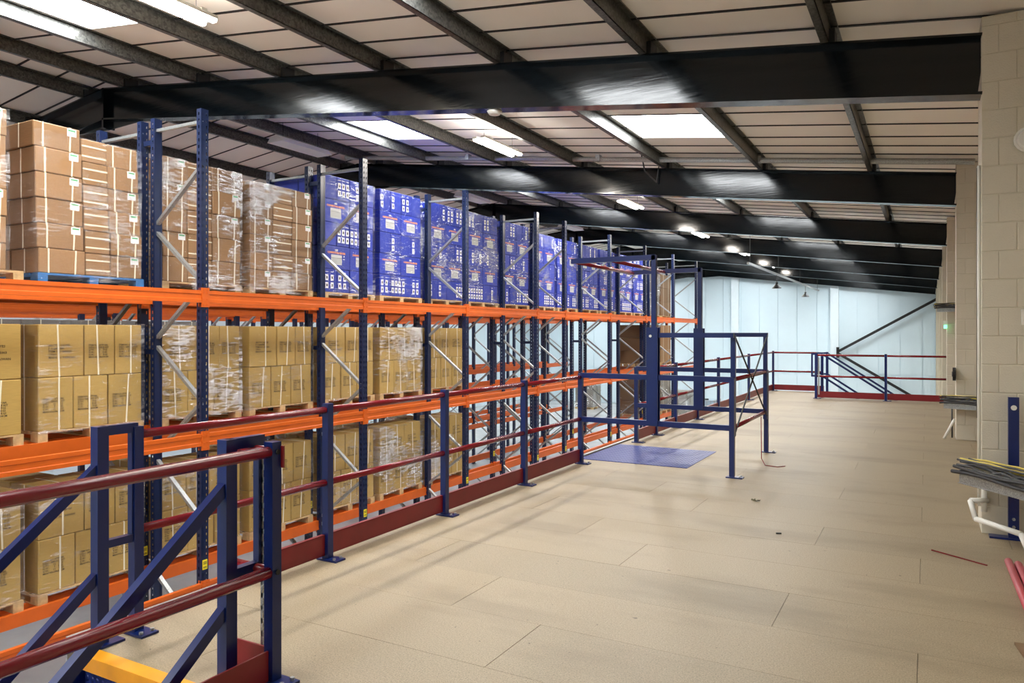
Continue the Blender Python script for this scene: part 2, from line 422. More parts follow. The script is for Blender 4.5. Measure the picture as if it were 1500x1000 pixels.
MB().path([(-5.0, 0.02, 0.85), (-4.95, 0.06, 0.55), (-4.85, 0.4, 0.4), (-4.8, 0.42, 0.75)], 0.012, 6).build('loose_cable', cable, t)
# --- batten lights
bar_me = MB().prism([(-0.034, 0.0), (0.034, 0.0), (0.026, -0.028), (-0.026, -0.028)], -0.60, 0.60).mesh('light_tube', M['tube_light'])
off_me = MB().prism([(-0.034, 0.0), (0.034, 0.0), (0.026, -0.028), (-0.026, -0.028)], -0.60, 0.60).mesh('light_tube', white)
body_me = MB().box((-0.036, -0.61, 0.0), (0.036, 0.61, 0.035)).mesh('housing', white)
refl_me = MB().prism([(-0.19, -0.05), (0.19, -0.05), (0.09, 0.06), (-0.09, 0.06)], -0.65, 0.65).mesh('reflector', white)
join_me = MB().box((-0.12, -0.03, 0.02), (0.12, 0.03, 0.05)).mesh('bridge', white)
wire_me = MB().tube((0, 0, 0.05), (0, 0, 0.36), 0.004, 5).mesh('hanger_wire', blackm)
for lx, where in ((-6.05, 'over the aisle'), (-10.4, 'beside the ridge')):
    for i in range(-2, 6):
        ly = 4.25 + 6.15 * i; on = lx > -8
        lz = rtop(lx) + 0.185 - 0.36
        t = thing('batten_light', '%s twin tube batten light hanging %s, %s bay' % ('lit white' if on else 'unlit white', where, (ORD[i] + ' visible') if i >= 0 else ORD[-1 - i] + ' rear'), 'light', (lx, ly, lz))
        for s in (-1, 1):
            put('housing', body_me, t, (s * 0.075, 0, 0))
            put('light_tube', bar_me if on else off_me, t, (s * 0.075, 0, 0))
            if not on and s == 1: put('reflector', refl_me, t)
            put('bridge', join_me, t, (0, s * 0.45, 0)); put('hanger_wire', wire_me, t, (0, s * 0.45, 0))
        if on:
            la = bpy.data.lights.new('batten_lamp', 'AREA'); la.shape = 'RECTANGLE'; la.size = 0.22; la.size_y = 1.2; la.energy = LAMP_W; la.color = (1, 0.93, 0.83)
            lo = bpy.data.objects.new('batten_lamp', la); C.objects.link(lo); lo.parent = t; lo.location = (0, 0, -0.04)
            lb = la.copy(); lb.energy = LAMP_W * 0.42
            lu = bpy.data.objects.new('roof_fill_light', lb); C.objects.link(lu); lu.parent = t; lu.location = (0, 0, 0.055); lu.rotation_euler = (math.pi, 0, 0)  # added upward fill light, brightens the roof boards above the batten
# smoke detector under the first rafter
t = thing('smoke_detector', 'round white smoke detector under the nearest rafter', 'detector', (-4.18, 7.1, rtop(-4.18) - 0.5))
MB().tube((0, 0, -0.038), (0, 0, 0), 0.06, 18, 0.085).build('head', white, t, smooth=True)
MB().tube((0, 0, 0), (0, 0, 0.012), 0.05, 14).build('base', blackm, t)

# ================================================================== RACKS
BAY = 2.775
FR = [0.16, 2.935, 5.71, 8.485, 11.26, 14.035, 15.43, 18.2, 20.98, 23.75, 26.53]
LEV = [2.08, 0.45, -1.25]
UH = 4.15 - GZ
def upright_mesh():
    m = MB(); hw = 0.05; dp = 0.075
    pit = 0.075; rows = int(UH / pit)
    xs = [-hw, -0.031, -0.017, 0.017, 0.031, hw]
    for r in range(rows + 1):
        z0 = r * pit; z1 = min(z0 + 0.036, UH); z2 = min(z0 + pit, UH)
        if z2 <= z0: break
        for i in range(5):                                   # slotted row
            if i in (1, 3): continue
            m.face([(0, xs[i], z0), (0, xs[i + 1], z0), (0, xs[i + 1], z1), (0, xs[i], z1)])
        m.face([(0, -hw, z1), (0, hw, z1), (0, hw, z2), (0, -hw, z2)])
        for s in (-1, 1):
            y = s * hw
            for a, b_ in ((0, -0.03), (-0.048, -dp)):
                m.face([(a, y, z0), (b_, y, z0), (b_, y, z1), (a, y, z1)])
            m.face([(0, y, z1), (-dp, y, z1), (-dp, y, z2), (0, y, z2)])
    for s in (-1, 1):
        m.box((-dp, s * hw, 0), (-dp + 0.003, s * 0.028, UH))
    m.face([(-dp + 0.004, -0.03, 0), (-dp + 0.004, 0.03, 0), (-dp + 0.004, 0.03, UH), (-dp + 0.004, -0.03, UH)])
    m.box((-dp - 0.03, -0.07, 0), (0.02, 0.07, 0.008))
    return m.mesh('upright', navy, fix=False)
UPM = upright_mesh()
def plain_upright():
    return MB().box((-0.075, -0.05, 0), (0, 0.05, UH)).box((-0.1, -0.07, 0), (0.02, 0.07, 0.008)).mesh('upright', navy)
UPP = plain_upright()
FD = 0.9
ZF = [0.85 + 1.36 * k - 1.36 * 3 for k in range(6)]          # brace nodes on the front upright
def brace_mesh(dx, dz):
    return MB().bar((-0.05, 0, 0), (-0.05 - dx, 0, dz), 0.035, 0.05, up=(0, 1, 0)).mesh('brace', M['galvanised'])
BR_DN = brace_mesh(FD - 0.1, -0.62); BR_UP = brace_mesh(FD - 0.1, 0.62)
BR_H = brace_mesh(FD - 0.1, 0.0)
def beam_mesh(L, h=0.14):
    p = [(0.0, 0.0), (0.0, -h * 0.28), (-0.008, -h * 0.33), (-0.008, -h * 0.68), (0.0, -h * 0.73), (0.0, -h), (-0.05, -h), (-0.05, 0.0)]
    return MB().prism(p, 0, L).mesh('beam', orange)
BM = {}
def conn_mesh():
    m = MB().box((0.004, 0, -0.19), (0.0, 0.05, 0.03)).box((0.0, 0.0, -0.19), (-0.06, 0.004, 0.03))
    for z in (-0.16, -0.105, -0.03, 0.0):
        m.box((0.009, 0.012, z - 0.009), (0.004, 0.036, z + 0.009))
    return m.mesh('beam_connector', orange)
CN = conn_mesh()
stk_me = MB().box((0, -0.032, 0), (0.003, 0.032, 0.11)).mesh('load_sticker', stick)
stk_ink = MB()
for z in (0.018, 0.03, 0.062, 0.074, 0.086): stk_ink.box((0.003, -0.024, z - 0.003), (0.0038, 0.024, z + 0.003))
stk_ink = stk_ink.mesh('sticker_print', blackm)
def rack(xf, label, detailed=True, frames=FR, levels=LEV, skip=()):
    t = thing('pallet_rack', label, 'rack', (xf, frames[0], GZ), group='pallet rack rows')
    up = UPM if detailed else UPP
    for i, fy in enumerate(frames):
        y = fy - frames[0]
        put('upright', up, t, (0, y, 0)); put('upright', up, t, (-FD, y, 0), (0, 0, math.pi))
        for z in ZF:
            zz = z - GZ
            if zz > 0.2: put('brace', BR_UP, t, (0, y, zz - 0.03 + 0.0)) if zz + 0.62 < UH and z < 3.0 else None
            if zz - 0.65 > 0.05: put('brace', BR_DN, t, (0, y, zz - 0.06))
        put('horizontal_brace', BR_H, t, (0, y, UH - 0.14)); put('horizontal_brace', BR_H, t, (0, y, 0.2))
        if detailed and 2 <= i:
            for z in (-1.22, ):
                s = put('load_sticker', stk_me, t, (0.001, y, z - GZ + 0.12)); put('sticker_print', stk_ink, s)
    for i, (a, b_) in enumerate(zip(frames, frames[1:])):
        L = round(b_ - a - 0.1, 3)
        if L not in BM: BM[L] = beam_mesh(L)
        for lv, z in enumerate(levels):
            if (i, lv) in skip: continue
            for xx, rot in ((0.012, 0), (-FD - 0.012, math.pi)):
                bo = put('beam', BM[L], t, (xx, (a if rot == 0 else b_) - frames[0] + (0.05 if rot == 0 else -0.05), z - GZ), (0, 0, rot))
                if detailed or lv == 0:
                    put('beam_connector', CN, bo, (0.002, -0.05, 0))
                    put('beam_connector', CN, bo, (0.002, L, 0))
    return t
X1 = -7.2; X2 = -8.28
r1 = rack(X1, 'front row of navy and orange pallet racking nearest the mezzanine railing')
for fy in FR:
    for z in (1.34, 3.85): MB().box((-FD - 0.18, -0.02, 0), (-FD, 0.02, 0.06)).build('row_spacer', navy, r1, (0, fy - FR[0], z - GZ))
rack(X2, 'second row of pallet racking loaded with cartons behind the front row')
rack(-12.3, 'third row of pallet racking across the far aisle', False)
rack(-13.38, 'fourth row of pallet racking backing onto the third row', False)
rack(-17.3, 'fifth row of pallet racking furthest towards the left wall', False)

# ================================================================== PALLETS AND LOADS
PD = 1.12; PW = 1.2                              # pallet depth (x), width (y)
def pallet_parts(mat):
    d = {}
    d['deck'] = MB().box((-0.055, 0, 0), (0.055, PW, 0.022)).mesh('deck_board', mat)
    d['stringer'] = MB().box((-PD, -0.05, 0), (0, 0.05, 0.02)).mesh('stringer_board', mat)
    d['blk'] = MB().box((-0.07, -0.05, 0), (0.07, 0.05, 0.085)).mesh('block', mat)
    return d
PAL = {'wood': pallet_parts(wood), 'blue': pallet_parts(bluewood)}
def pallet(x, y, z, label, kind='wood', sz=0.74):
    t = thing('pallet', label, 'pallet', (x, y, z), group='pallets on the racks')
    t.scale.z = sz; d = PAL[kind]
    for i in range(7): put('deck_board', d['deck'], t, (-0.055 - i * (PD - 0.11) / 6, 0, 0.128))
    for yy in (0.05, PW / 2, PW - 0.05):
        put('stringer_board', d['stringer'], t, (0, yy, 0.107))
        put('bottom_board', d['stringer'], t, (0, yy, 0.0))
        for xx in (-0.07, -PD / 2, -PD + 0.07): put('block', d['blk'], t, (xx, yy, 0.021))
    return t
BX = {}
def carton_mesh(w_, d_, h_, mat):
    k = (round(w_, 3), round(d_, 3), round(h_, 3), mat.name)
    if k not in BX:
        me = MB().box((-k[1], 0, 0), (0, k[0], k[2])).mesh('carton', mat)
        bm = bmesh.new(); bm.from_mesh(me); bmesh.ops.bevel(bm, geom=bm.edges[:], offset=0.008, segments=1, affect='EDGES'); bm.to_mesh(me); bm.free()
        BX[k] = me
    return BX[k]
SP = {}
def strap_v(pos, d_, h_, lean=0.0):              # loop round the carton across its front, at y = pos
    k = (round(pos, 3), round(d_, 3), round(h_, 3), lean)
    if k not in SP:
        m = MB(); a = 0.008; e = 0.0025
        m.hexa([(0, pos - a, 0), (e, pos - a, 0), (e, pos + a, 0), (0, pos + a, 0), (0, pos - a + lean, h_), (e, pos - a + lean, h_), (e, pos + a + lean, h_), (0, pos + a + lean, h_)])
        m.box((-d_, pos - a, h_), (0, pos + a, h_ + 0.002))
        SP[k] = m.mesh('strap', strapm)
    return SP[k]
def strap_side(d_, h_):                          # strap on the near end of the carton
    k = ('s', round(d_, 3), round(h_, 3))
    if k not in SP: SP[k] = MB().box((-d_ * 0.5 - 0.008, -0.0025, 0), (-d_ * 0.5 + 0.008, 0, h_)).mesh('strap', strapm)
    return SP[k]
def strap_h(w_, z):
    k = ('h', round(w_, 3), z)
    if k not in SP: SP[k] = MB().box((0, 0, z - 0.008), (0.0025, w_, z + 0.008)).mesh('strap', strapm)
    return SP[k]
TX1 = text_mesh('ARCTIC HAYES\nP.O.#44780\nITEM NO.445003\nC/NO.\nMADE IN TAIWAN', 0.034, ink)
TX2 = text_mesh("ITEM NO.:KTP18A\nDESC: SERVICE KIT\nQ'TY:     12    PCS\nN.W.:      9    KGS\nG.W.:     11    KGS\nMEAS:42x38x54CM", 0.028, ink)
stl_me = MB().box((0, 0, 0), (0.002, 0.10, 0.075), 0).box((0.002, 0.012, 0.05), (0.003, 0.088, 0.066), 1).mesh('shipping_label', [inkwhite, green])
def icons(cols):
    m = MB()
    for c in cols:
        for zz in (0.105, 0.225):
            m.box((0, c - 0.031, zz - 0.046), (0.002, c + 0.031, zz + 0.046), 0)
            m.box((0.002, c - 0.014, zz - 0.02), (0.003, c + 0.014, zz + 0.02), 1)
        m.box((0, c - 0.03, 0.31), (0.002, c + 0.03, 0.318), 0)
    return m.mesh('icon_print', [inkwhite, blackm])
ICS = [icons([0.06]), icons([0.06, 0.175]), icons([0.175]), icons([0.05, 0.145, 0.24])]
def heater_print():
    m = MB(); m.box((0, 0.15, 0.07), (0.002, 0.39, 0.225), 0)
    m.box((0.002, 0.15, 0.17), (0.003, 0.39, 0.177), 1)
    for z in (0.09, 0.11, 0.13, 0.15): m.box((0.002, 0.165, z), (0.0026, 0.375, z + 0.004), 1)
    m.box((0, 0.24, 0.285), (0.002, 0.30, 0.31), 0)
    m.box((0, 0.43, 0.20), (0.002, 0.45, 0.215), 2); m.box((0, 0.42, 0.16), (0.002, 0.46, 0.17), 2)
    return m.mesh('product_picture', [inkgrey, blackm, inkwhite])
HP = heater_print()
TXH = text_mesh('CONVECTOR HEATER', 0.04, inkorange, 0.002)
def film(x, y, z, wy, dx, h, mat, label, seed):
    rnd = random.Random(seed); m = MB()
    nu, nz = 12, 14
    per = [(0.012, y_) for y_ in [wy * i / nu for i in range(nu + 1)]]
    ring = [(0.014, -0.012 + (wy + 0.024) * i / nu) for i in range(nu)] + [(0.014 - (dx + 0.028) * i / 8, wy + 0.012) for i in range(8)] + \
           [(-dx - 0.014, wy + 0.012 - (wy + 0.024) * i / nu) for i in range(nu)] + [(-dx - 0.014 + (dx + 0.028) * i / 8, -0.012) for i in range(8)]
    n = len(ring); cx, cy = -dx / 2, wy / 2
    for k in range(nz + 1):
        for (px, py) in ring:
            s = 1 + rnd.uniform(0.0, 0.014)
            m.v.append((cx + (px - cx) * s, cy + (py - cy) * s, h * k / nz + (rnd.uniform(-0.02, 0.02) if 0 < k < nz else 0)))
    for k in range(nz):
        for i in range(n):
            j = (i + 1) % n
            m.f.append((k * n + i, k * n + j, (k + 1) * n + j, (k + 1) * n + i)); m.mi.append(0)
    o = m.build('stretch_film', mat, None, (x, y, z)); tag(o, label, 'plastic film', 'stretch film around pallet loads')
def jit(a): return random.uniform(-a, a)
LAYN = {2: ['bottom', 'top'], 5: ['bottom', 'second', 'middle', 'fourth', 'top'], 6: ['bottom', 'second', 'third', 'fourth', 'fifth', 'top'], 3: ['bottom', 'middle', 'top']}
XF = -8.10
LVN = {0: 'top', 1: 'middle', 2: 'lowest'}
def cartons(y0, zb, widths, layer, h_, mat, desc, lay, kind, ndepth=2, xf=XF, wy=1.18, dx=1.1):
    tot = sum(widths); y = y0
    names = {3: ['left', 'middle', 'right'], 2: ['left', 'right'], 4: ['left', 'second', 'third', 'right']}[len(widths)]
    for ci, wd in enumerate(widths):
        ww = wd / tot * wy
        for dpt in range(ndepth):
            dd = dx / ndepth
            if dpt and ci: continue                      # the photo shows nothing of the rear cartons but the near end
            o = put(kind.replace('printed ', '').replace('strapped ', '').replace('icon ', '').replace(' ', '_'), carton_mesh(ww - 0.012, dd - 0.016, h_ - 0.005, mat), None, (xf - dpt * dd + (abs(jit(0.012)) if dpt == 0 else 0) - 0.008, y + jit(0.004), zb), (0, 0, R(jit(0.2))))
            tag(o, '%s, %s %s of %s layer, %s' % (kind, 'front' if dpt == 0 else 'rear', names[ci], lay, desc), 'carton', desc)
            yield o, ci, dpt, round(ww - 0.012, 3), round(dd - 0.016, 3), round(h_ - 0.005, 3)
        y += ww
def tan_load(y0, lv, idx, filmkind):
    z = LEV[lv]; desc = '%s pallet on %s rack level' % (ORD[idx], LVN[lv])
    pallet(XF + 0.01, y0 - 0.01, z, 'wooden pallet under tan cartons, ' + desc)
    for L in range(2):
        ws = random.choice([[.5, .36, .34], [.36, .34, .5], [.42, .40, .38]]) if L else random.choice([[.42, .40, .44], [.38, .40, .42]])
        for o, ci, dp, ww, dd, hh in cartons(y0, z + 0.112 + L * 0.565, ws, L, 0.565, M['tan_card'], desc, LAYN[2][L], 'tan printed carton'):
            if dp == 0:
                put('strap', strap_v(ww * random.choice((0.45, 0.52, 0.58)), dd, hh, random.choice((-0.02, 0.0, 0.03))), o)
                wide = ww > 0.44
                put('print', TX1 if wide else TX2, o, (0.001, 0.10 if wide else 0.04, hh * 0.58))
            if ci == 0: put('strap', strap_side(dd, hh), o)
    if filmkind: film(XF, y0, z + 0.08, 1.18, 1.1, 1.17, M[filmkind], 'clear film around tan cartons, ' + desc, idx * 7 + lv)
def brown_load(y0, idx, h, nl, filmkind, kind='wood', lean=0.0, ws=(.52, .30, .40), wy=1.18, tall=0.0):
    z = LEV[0]; desc = '%s pallet on top rack level' % ORD[idx]
    pallet(XF + 0.01, y0 - 0.01, z, '%s pallet under brown cartons, %s' % ('blue painted' if kind == 'blue' else 'wooden', desc), kind, 1.0)
    lh = h / nl
    for L in range(nl):
        for o, ci, dp, ww, dd, hh in cartons(y0 - lean * L, z + 0.151 + L * lh, list(ws), L, lh, M['brown_card'], desc, LAYN[nl][L], 'brown strapped carton', wy=wy):
            if dp == 0:
                if ci == 1: put('strap', strap_h(ww, 0.06), o); put('strap', strap_h(ww, round(hh - 0.07, 2)), o)
                else:
                    put('strap', strap_v(round(ww * 0.2, 2), dd, hh), o); put('strap', strap_v(round(ww * 0.78, 2), dd, hh, 0.01), o)
                    if random.random() < 0.75: put('shipping_label', stl_me, o, (0.0015, ww - 0.14, hh - 0.085))
            if ci == 0: put('strap', strap_side(dd, hh), o)
            o.location.x += abs(jit(0.02)) if dp == 0 else 0
            if ci == 0 and tall: o.location.z += tall * L; o.scale.z = 1 + tall / lh
    if filmkind: film(XF, y0 - lean * nl / 2, z + 0.08, wy, 1.1, h + 0.07, M[filmkind], 'clear film around brown cartons, ' + desc, idx * 13)
def blue_load(y0, idx, flip, filmkind, h=1.82):
    z = LEV[0]; desc = '%s pallet on top rack level' % ORD[idx]
    pallet(XF + 0.01, y0 - 0.01, z, 'wooden pallet under blue cartons, ' + desc, 'wood', 1.0)
    lh = h / 5
    for L in range(5):
        heater = (L % 2 == 1)
        ws = [1, 1] if heater else [1, 1, 1, 1]
        zb = z + 0.151 + L * lh
        for o, ci, dp, ww, dd, hh in cartons(y0, zb, ws, L, lh, M['blue_card'], desc, LAYN[5][L], 'blue heater carton' if heater else 'blue icon carton', 1, XF, 1.18, 0.55):
            if heater:
                put('product_picture', HP, o, (0.001, 0.0, 0.0)); put('print', TXH, o, (0.001, 0.07, 0.242))
            else:
                k = random.choice((0, 1, 1, 2, 3, None, None) if ww > 0.2 else (None,))
                if k is not None: put('icon_print', ICS[k], o, (0.001, 0, 0))
        for o, ci, dp, ww, dd, hh in cartons(y0, zb, [1, 1], L, lh, M['blue_card'], desc, LAYN[5][L], 'blue carton', 1, XF - 0.555, 1.18, 0.55):
            o['label'] = o['label'].replace('front', 'rear')
            if ci: bpy.data.objects.remove(o)
    if filmkind: film(XF, y0, z + 0.10, 1.18, 1.1, h + 0.05, M[filmkind], 'clear film around blue cartons, ' + desc, idx * 17)
def slots(i, half=False):
    a = FR[i]
    return [a + 0.1] if half else [a + 0.10, a + 1.44]
k = 0
flist = [None, 'film_light', 'film_heavy', 'film_light', 'film_light', 'film_heavy', 'film_light']
for lv in (1, 2):
    k = 0
    for i in (1, 2, 3, 4):
        for y0 in (slots(i)[:1] if i == 4 else slots(i)):
            tan_load(y0, lv, k, flist[k] if lv == 1 else 'film_light' if k < 5 else 'film_heavy'); k += 1
k = 0
s = slots(1)
brown_load(s[0], 0, 1.62, 6, 'film_light', wy=1.04); brown_load(s[1], 1, 1.50, 6, 'film_light', 'blue', 0.012, tall=0.014)
s = slots(2)
brown_load(s[0], 2, 1.52, 5, 'film_heavy', ws=(.36, .36, .46)); brown_load(s[1], 3, 1.46, 6, 'film_heavy', ws=(.4, .36, .4))
k = 4
for i, half in ((3, 0), (4, 0), (5, 1), (6, 0), (7, 0), (8, 0)):
    for y0 in slots(i, half):
        blue_load(y0, k, 0, 'film_blue' if k != 5 else 'film_light', 1.82 if k < 9 else 1.74); k += 1
# end bay: wrapped goods
def misc_load(x, y0, z, h, mat, label, plabel, nl, filmkind=None, wy=1.15):
    pallet(x + 0.01, y0 - 0.01, z, plabel)
    lh = h / nl; nm = ['left', 'right']
    for L in range(nl):
        for ci in range(2):
            o = put('carton', carton_mesh(wy / 2 - 0.006, 1.08, lh - 0.004, mat), None, (x - 0.01, y0 + ci * wy / 2, z + 0.112 + L * lh))
            tag(o, '%s, %s of %s layer' % (label, nm[ci], LAYN[nl][L]), 'carton', plabel)
            put('strap', strap_v(round(wy / 4, 2), 1.08, round(lh - 0.004, 3)), o)
    if filmkind: film(x, y0, z + 0.1, wy, 1.1, h + 0.05, M[filmkind], 'clear film on ' + label, int(abs(y0 * 100 + z * 10)))
misc_load(XF, 23.9, LEV[0], 1.6, M['grey_card'], 'grey carton on top level end bay', 'pallet under wrapped grey cartons in the end bay', 3, 'film_heavy')
misc_load(XF, 25.2, LEV[0], 1.45, M['dark_card'], 'dark brown carton on top level at rack end', 'pallet under dark cartons at the top rack end', 3)
misc_load(XF, 23.9, LEV[1], 1.3, M['dark_card'], 'dark brown carton on middle level end bay', 'pallet under dark cartons, middle level end bay', 3)
misc_load(XF, 25.2, LEV[1], 1.3, M['brown_card'], 'brown carton on middle level at rack end', 'pallet under brown cartons, middle level rack end', 3)
misc_load(XF, 23.9, LEV[2], 1.3, M['dark_card'], 'dark brown carton on lowest level end bay', 'pallet under dark cartons, lowest level end bay', 3, 'film_light')
misc_load(XF, 25.2, LEV[2], 1.3, M['grey_card'], 'grey carton on lowest level at rack end', 'pallet under grey cartons, lowest level rack end', 3, 'film_heavy')
for q, (i, s_) in enumerate(((1, 0), (1, 1), (2, 0), (2, 1), (3, 0))):
    misc_load(-12.28, slots(i)[s_], LEV[1], 1.25, M['grey_card'], 'grey wrapped carton across the far aisle, %s pallet' % ORD[q], 'pallet under grey cartons across the aisle, %s' % ORD[q], 2, 'film_light')
# ground-level wrapped pallets seen far through the racks
for q, (x, y) in enumerate(((-12.9, 38.2), (-16.5, 39.0), (-10.4, 36.5))):
    misc_load(x, y, GZ, 1.3, M['grey_card'], 'grey wrapped carton on the ground near the end wall, %s stack' % ORD[q], 'ground pallet near the end wall, %s stack' % ORD[q], 2, 'film_heavy')
# bulk tote far behind
t = thing('bulk_container', 'translucent liquid tote in a metal cage by the end wall', 'container', (-9.3, 36.0, GZ))
MB().box((-0.48, -0.55, 0.16), (0.48, 0.55, 1.1)).build('tank', ibcblue, t)
for i in range(7): MB().tube((-0.5 + i / 6, -0.6, 0.14), (-0.5 + i / 6, -0.6, 1.14), 0.012, 6).build('cage_bar', M['galvanised'], t)
for i in range(7): MB().tube((0.52, -0.6 + i / 5, 0.14), (0.52, -0.6 + i / 5, 1.14), 0.012, 6).build('cage_bar', M['galvanised'], t)
for z in (0.16, 0.5, 0.82, 1.12):
    MB().path([(-0.5, -0.6, z), (0.52, -0.6, z), (0.52, 0.6, z)], 0.014, 6).build('cage_hoop', M['galvanised'], t)
MB().box((-0.5, -0.6, 0), (0.5, 0.6, 0.14)).build('pallet_base', blackm, t)
MB().tube((0, 0, 1.1), (0, 0, 1.16), 0.09, 14).build('lid', blackm, t)

# ================================================================== MEZZANINE GUARD RAILS
post_me = MB().box((-0.027, -0.027, 0.01), (0.027, 0.027, 1.1)).mesh('post', blue)
plate_me = MB().box((-0.06, -0.05, 0), (0.12, 0.05, 0.012)).mesh('base_plate', blue)
bolt_me = MB().tube((0, 0, 0.012), (0, 0, 0.026), 0.011, 6).mesh('bolt', M['galvanised'])
cap_me = MB().tube((0, 0, 0), (0, 0.0, 0.004), 0.011, 10).mesh('end_cap', blackm)
def post(t, x, y, z=0.0, rot=0):
    o = put('post', post_me, t, (x, y, z), (0, 0, rot))
    put('base_plate', plate_me, o)
    for yy in (-0.032, 0.032): put('bolt', bolt_me, o, (0.09, yy, 0))
    return o
def rail(t, p, q, mat=red, r=0.024, name='rail'):
    return MB().tube(p, q, r, 12).build(name, mat, t, smooth=True)
def kick(t, p, q, z0=0.035, z1=0.175):
    p = Vector(p); q = Vector(q); d = (q - p).normalized(); n = Vector((d.y, -d.x, 0))
    m = MB(); a = [p, q, q - n * 0.008, p - n * 0.008]
    m.hexa([(v.x, v.y, z0) for v in a] + [(v.x, v.y, z1) for v in a])
    for zz in (z0, z1): # folded lips
        b_ = [p, q, q - n * 0.03, p - n * 0.03]
        m.hexa([(v.x, v.y, zz - 0.003) for v in b_] + [(v.x, v.y, zz + 0.003) for v in b_])
    return m.build('kick_plate', redoff, t)
RX = -3.70
PY = [2.5, 3.96, 5.42, 6.90]
GY0, GY1 = 8.36, 10.36
t = thing('guard_rail', 'blue and red guard rail along the mezzanine edge between stairs and pallet gate', 'railing', (RX, PY[0], 0))
for y in PY: post(t, 0, y - PY[0])
for a, b_ in zip(PY, PY[1:] + [GY0]):
    rail(t, (0, a - PY[0] + 0.03, 1.055), (0, b_ - PY[0] - 0.03, 1.055)); rail(t, (0, a - PY[0] + 0.03, 0.545), (0, b_ - PY[0] - 0.03, 0.545))
    kick(t, (0, (a if a > 3 else 3.3) - PY[0] + 0.03, 0), (0, b_ - PY[0] - 0.03, 0))
structure(MB().box((-3.93, 2.26, -0.3), (-3.885, 21.63, 0.012)).build('trim_1', M['galvanised']), 'galvanised edge channel of the mezzanine deck')
PY2 = [11.26, 12.3, 13.67, 15.25, 18.2, 21.4]
t = thing('guard_rail', 'blue and red guard rail along the mezzanine edge beyond the pallet gate', 'railing', (RX, GY1, 0))
for y in PY2: post(t, 0, y - GY1)
for a, b_ in zip([GY1] + PY2, PY2):
    for z in (1.055, 0.545): rail(t, (0, a - GY1 + 0.03, z), (0, b_ - GY1 - 0.03, z))
    kick(t, (0, a - GY1 + 0.03, 0), (0, b_ - GY1 - 0.03, 0))
for z in (1.055, 0.545): rail(t, (0.03, 21.4 - GY1, z), (1.27, 21.4 - GY1, z))
kick(t, (0.03, 21.4 - GY1, 0), (1.3, 21.4 - GY1, 0))
# far stair guard rail
FX = -2.36; FY = 19.42
t = thing('guard_rail', 'blue and red guard rail in front of the far stairwell', 'railing', (FX, FY, 0))
post(t, 0, 0); post(t, 1.52, 0)
for a, b_ in ((0.03, 1.49), (1.55, 2.74)):
    for z in (1.055, 0.545): rail(t, (a, 0, z), (b_, 0, z))
    kick(t, (a, 0, 0), (b_, 0, 0))
MB().box((0.05, -0.035, 0.1), (0.085, -0.03, 1.0)).build('slotted_strip', M['galvanised'], t)
t = thing('staircase', 'far blue metal staircase descending to the right behind the guard rail', 'staircase', (FX + 0.1, FY + 0.35, 0))
sl = 0.66
for yy in (0.0, 1.05):
    MB().box((-0.03, yy - 0.03, -0.1), (0.03, yy + 0.03, 1.1)).build('post', blue, t)
    for z in (1.07, 0.53): MB().bar((0, yy, z), (3.6, yy, z - 3.6 * sl), 0.045).build('handrail', blue, t)
    MB().bar((-0.1, yy, -0.12), (3.9, yy, -0.12 - 4.0 * sl), 0.03, 0.22).build('stringer', blue, t)
    MB().bar((-0.25, yy, 1.07), (0, yy, 1.07), 0.045).bar((-0.235, yy, 1.085), (-0.235, yy, 0.515), 0.04).bar((-0.25, yy, 0.53), (0, yy, 0.53), 0.045).build('handrail_loop', blue, t)
    MB().box((1.9 - 0.03, yy - 0.03, -0.12 - 1.95 * sl), (1.9 + 0.03, yy + 0.03, 1.07 - 1.9 * sl)).build('post', blue, t)
for i in range(13): MB().box((0.05 + i * 0.29, 0.02, -0.02 - (i + 1) * 0.19), (0.33 + i * 0.29, 1.03, 0.01 - (i + 1) * 0.19)).build('tread', M['checker_plate'], t)

# ------------------------------------------------------------------ pallet gate
GXR = -1.88; GMX = -2.80
t = thing('pallet_gate', 'blue up-and-over pallet safety gate with red bars, raised on the aisle side', 'gate', (GMX, GY0, 0))
L0 = RX - GMX; L1 = GXR - GMX; GD = GY1 - GY0
for gy in (0, GD):
    post(t, L0, gy, 0, 0)
    o = post(t, L1, gy, 0, 0)
    for z in (1.08, 0.545): MB().bar((L0, gy, z), (L1, gy, z), 0.05, 0.06).build('side_rail', blue, t)
    s = MB().box((-0.05, gy - 0.045, 0.53), (0.085, gy - 0.032, 1.66)).box((-0.05, gy + 0.032, 0.53), (0.085, gy + 0.045, 1.66)).build('pivot_plate', blue, t)
    MB().tube((0.0, gy - 0.055, 1.56), (0, gy + 0.055, 1.56), 0.016, 12).build('pivot_bolt', white, s)
    MB().bar((0.03, gy, 1.45), (0.03, gy, 2.50), 0.055).build('mast', blue, t)
    MB().bar((0.05, gy, 2.475), (L0 - 0.12, gy, 2.475), 0.055, 0.06).build('raised_arm', blue, t)
    MB().bar((0.0, gy, 1.57), (L1 + 0.02, gy, 1.57), 0.05, 0.055).build('lower_arm', blue, t)
    MB().bar((L1 + 0.0, gy + 0.06 * (1 if gy == 0 else -1), 1.57), (L1 + 0.0, gy + 0.06 * (1 if gy == 0 else -1), 0.45), 0.05).build('gate_post', blue, t)
for x, z in ((L0 - 0.05, 2.46), (L0 + 0.42, 2.46)): rail(t, (x, 0, z), (x, GD, z), name='raised_bar')
for z in (1.08, 0.545): rail(t, (L1, 0.09, z), (L1, GD - 0.09, z), name='gate_bar')
MB().tube((L1 + 0.02, 0.08, 1.54), (L1 + 0.02, GD - 0.08, 0.5), 0.01, 6).build('cross_wire', blackm, t)
MB().tube((L1 + 0.02, 0.08, 0.5), (L1 + 0.02, GD - 0.08, 1.54), 0.01, 6).build('cross_wire', blackm, t)
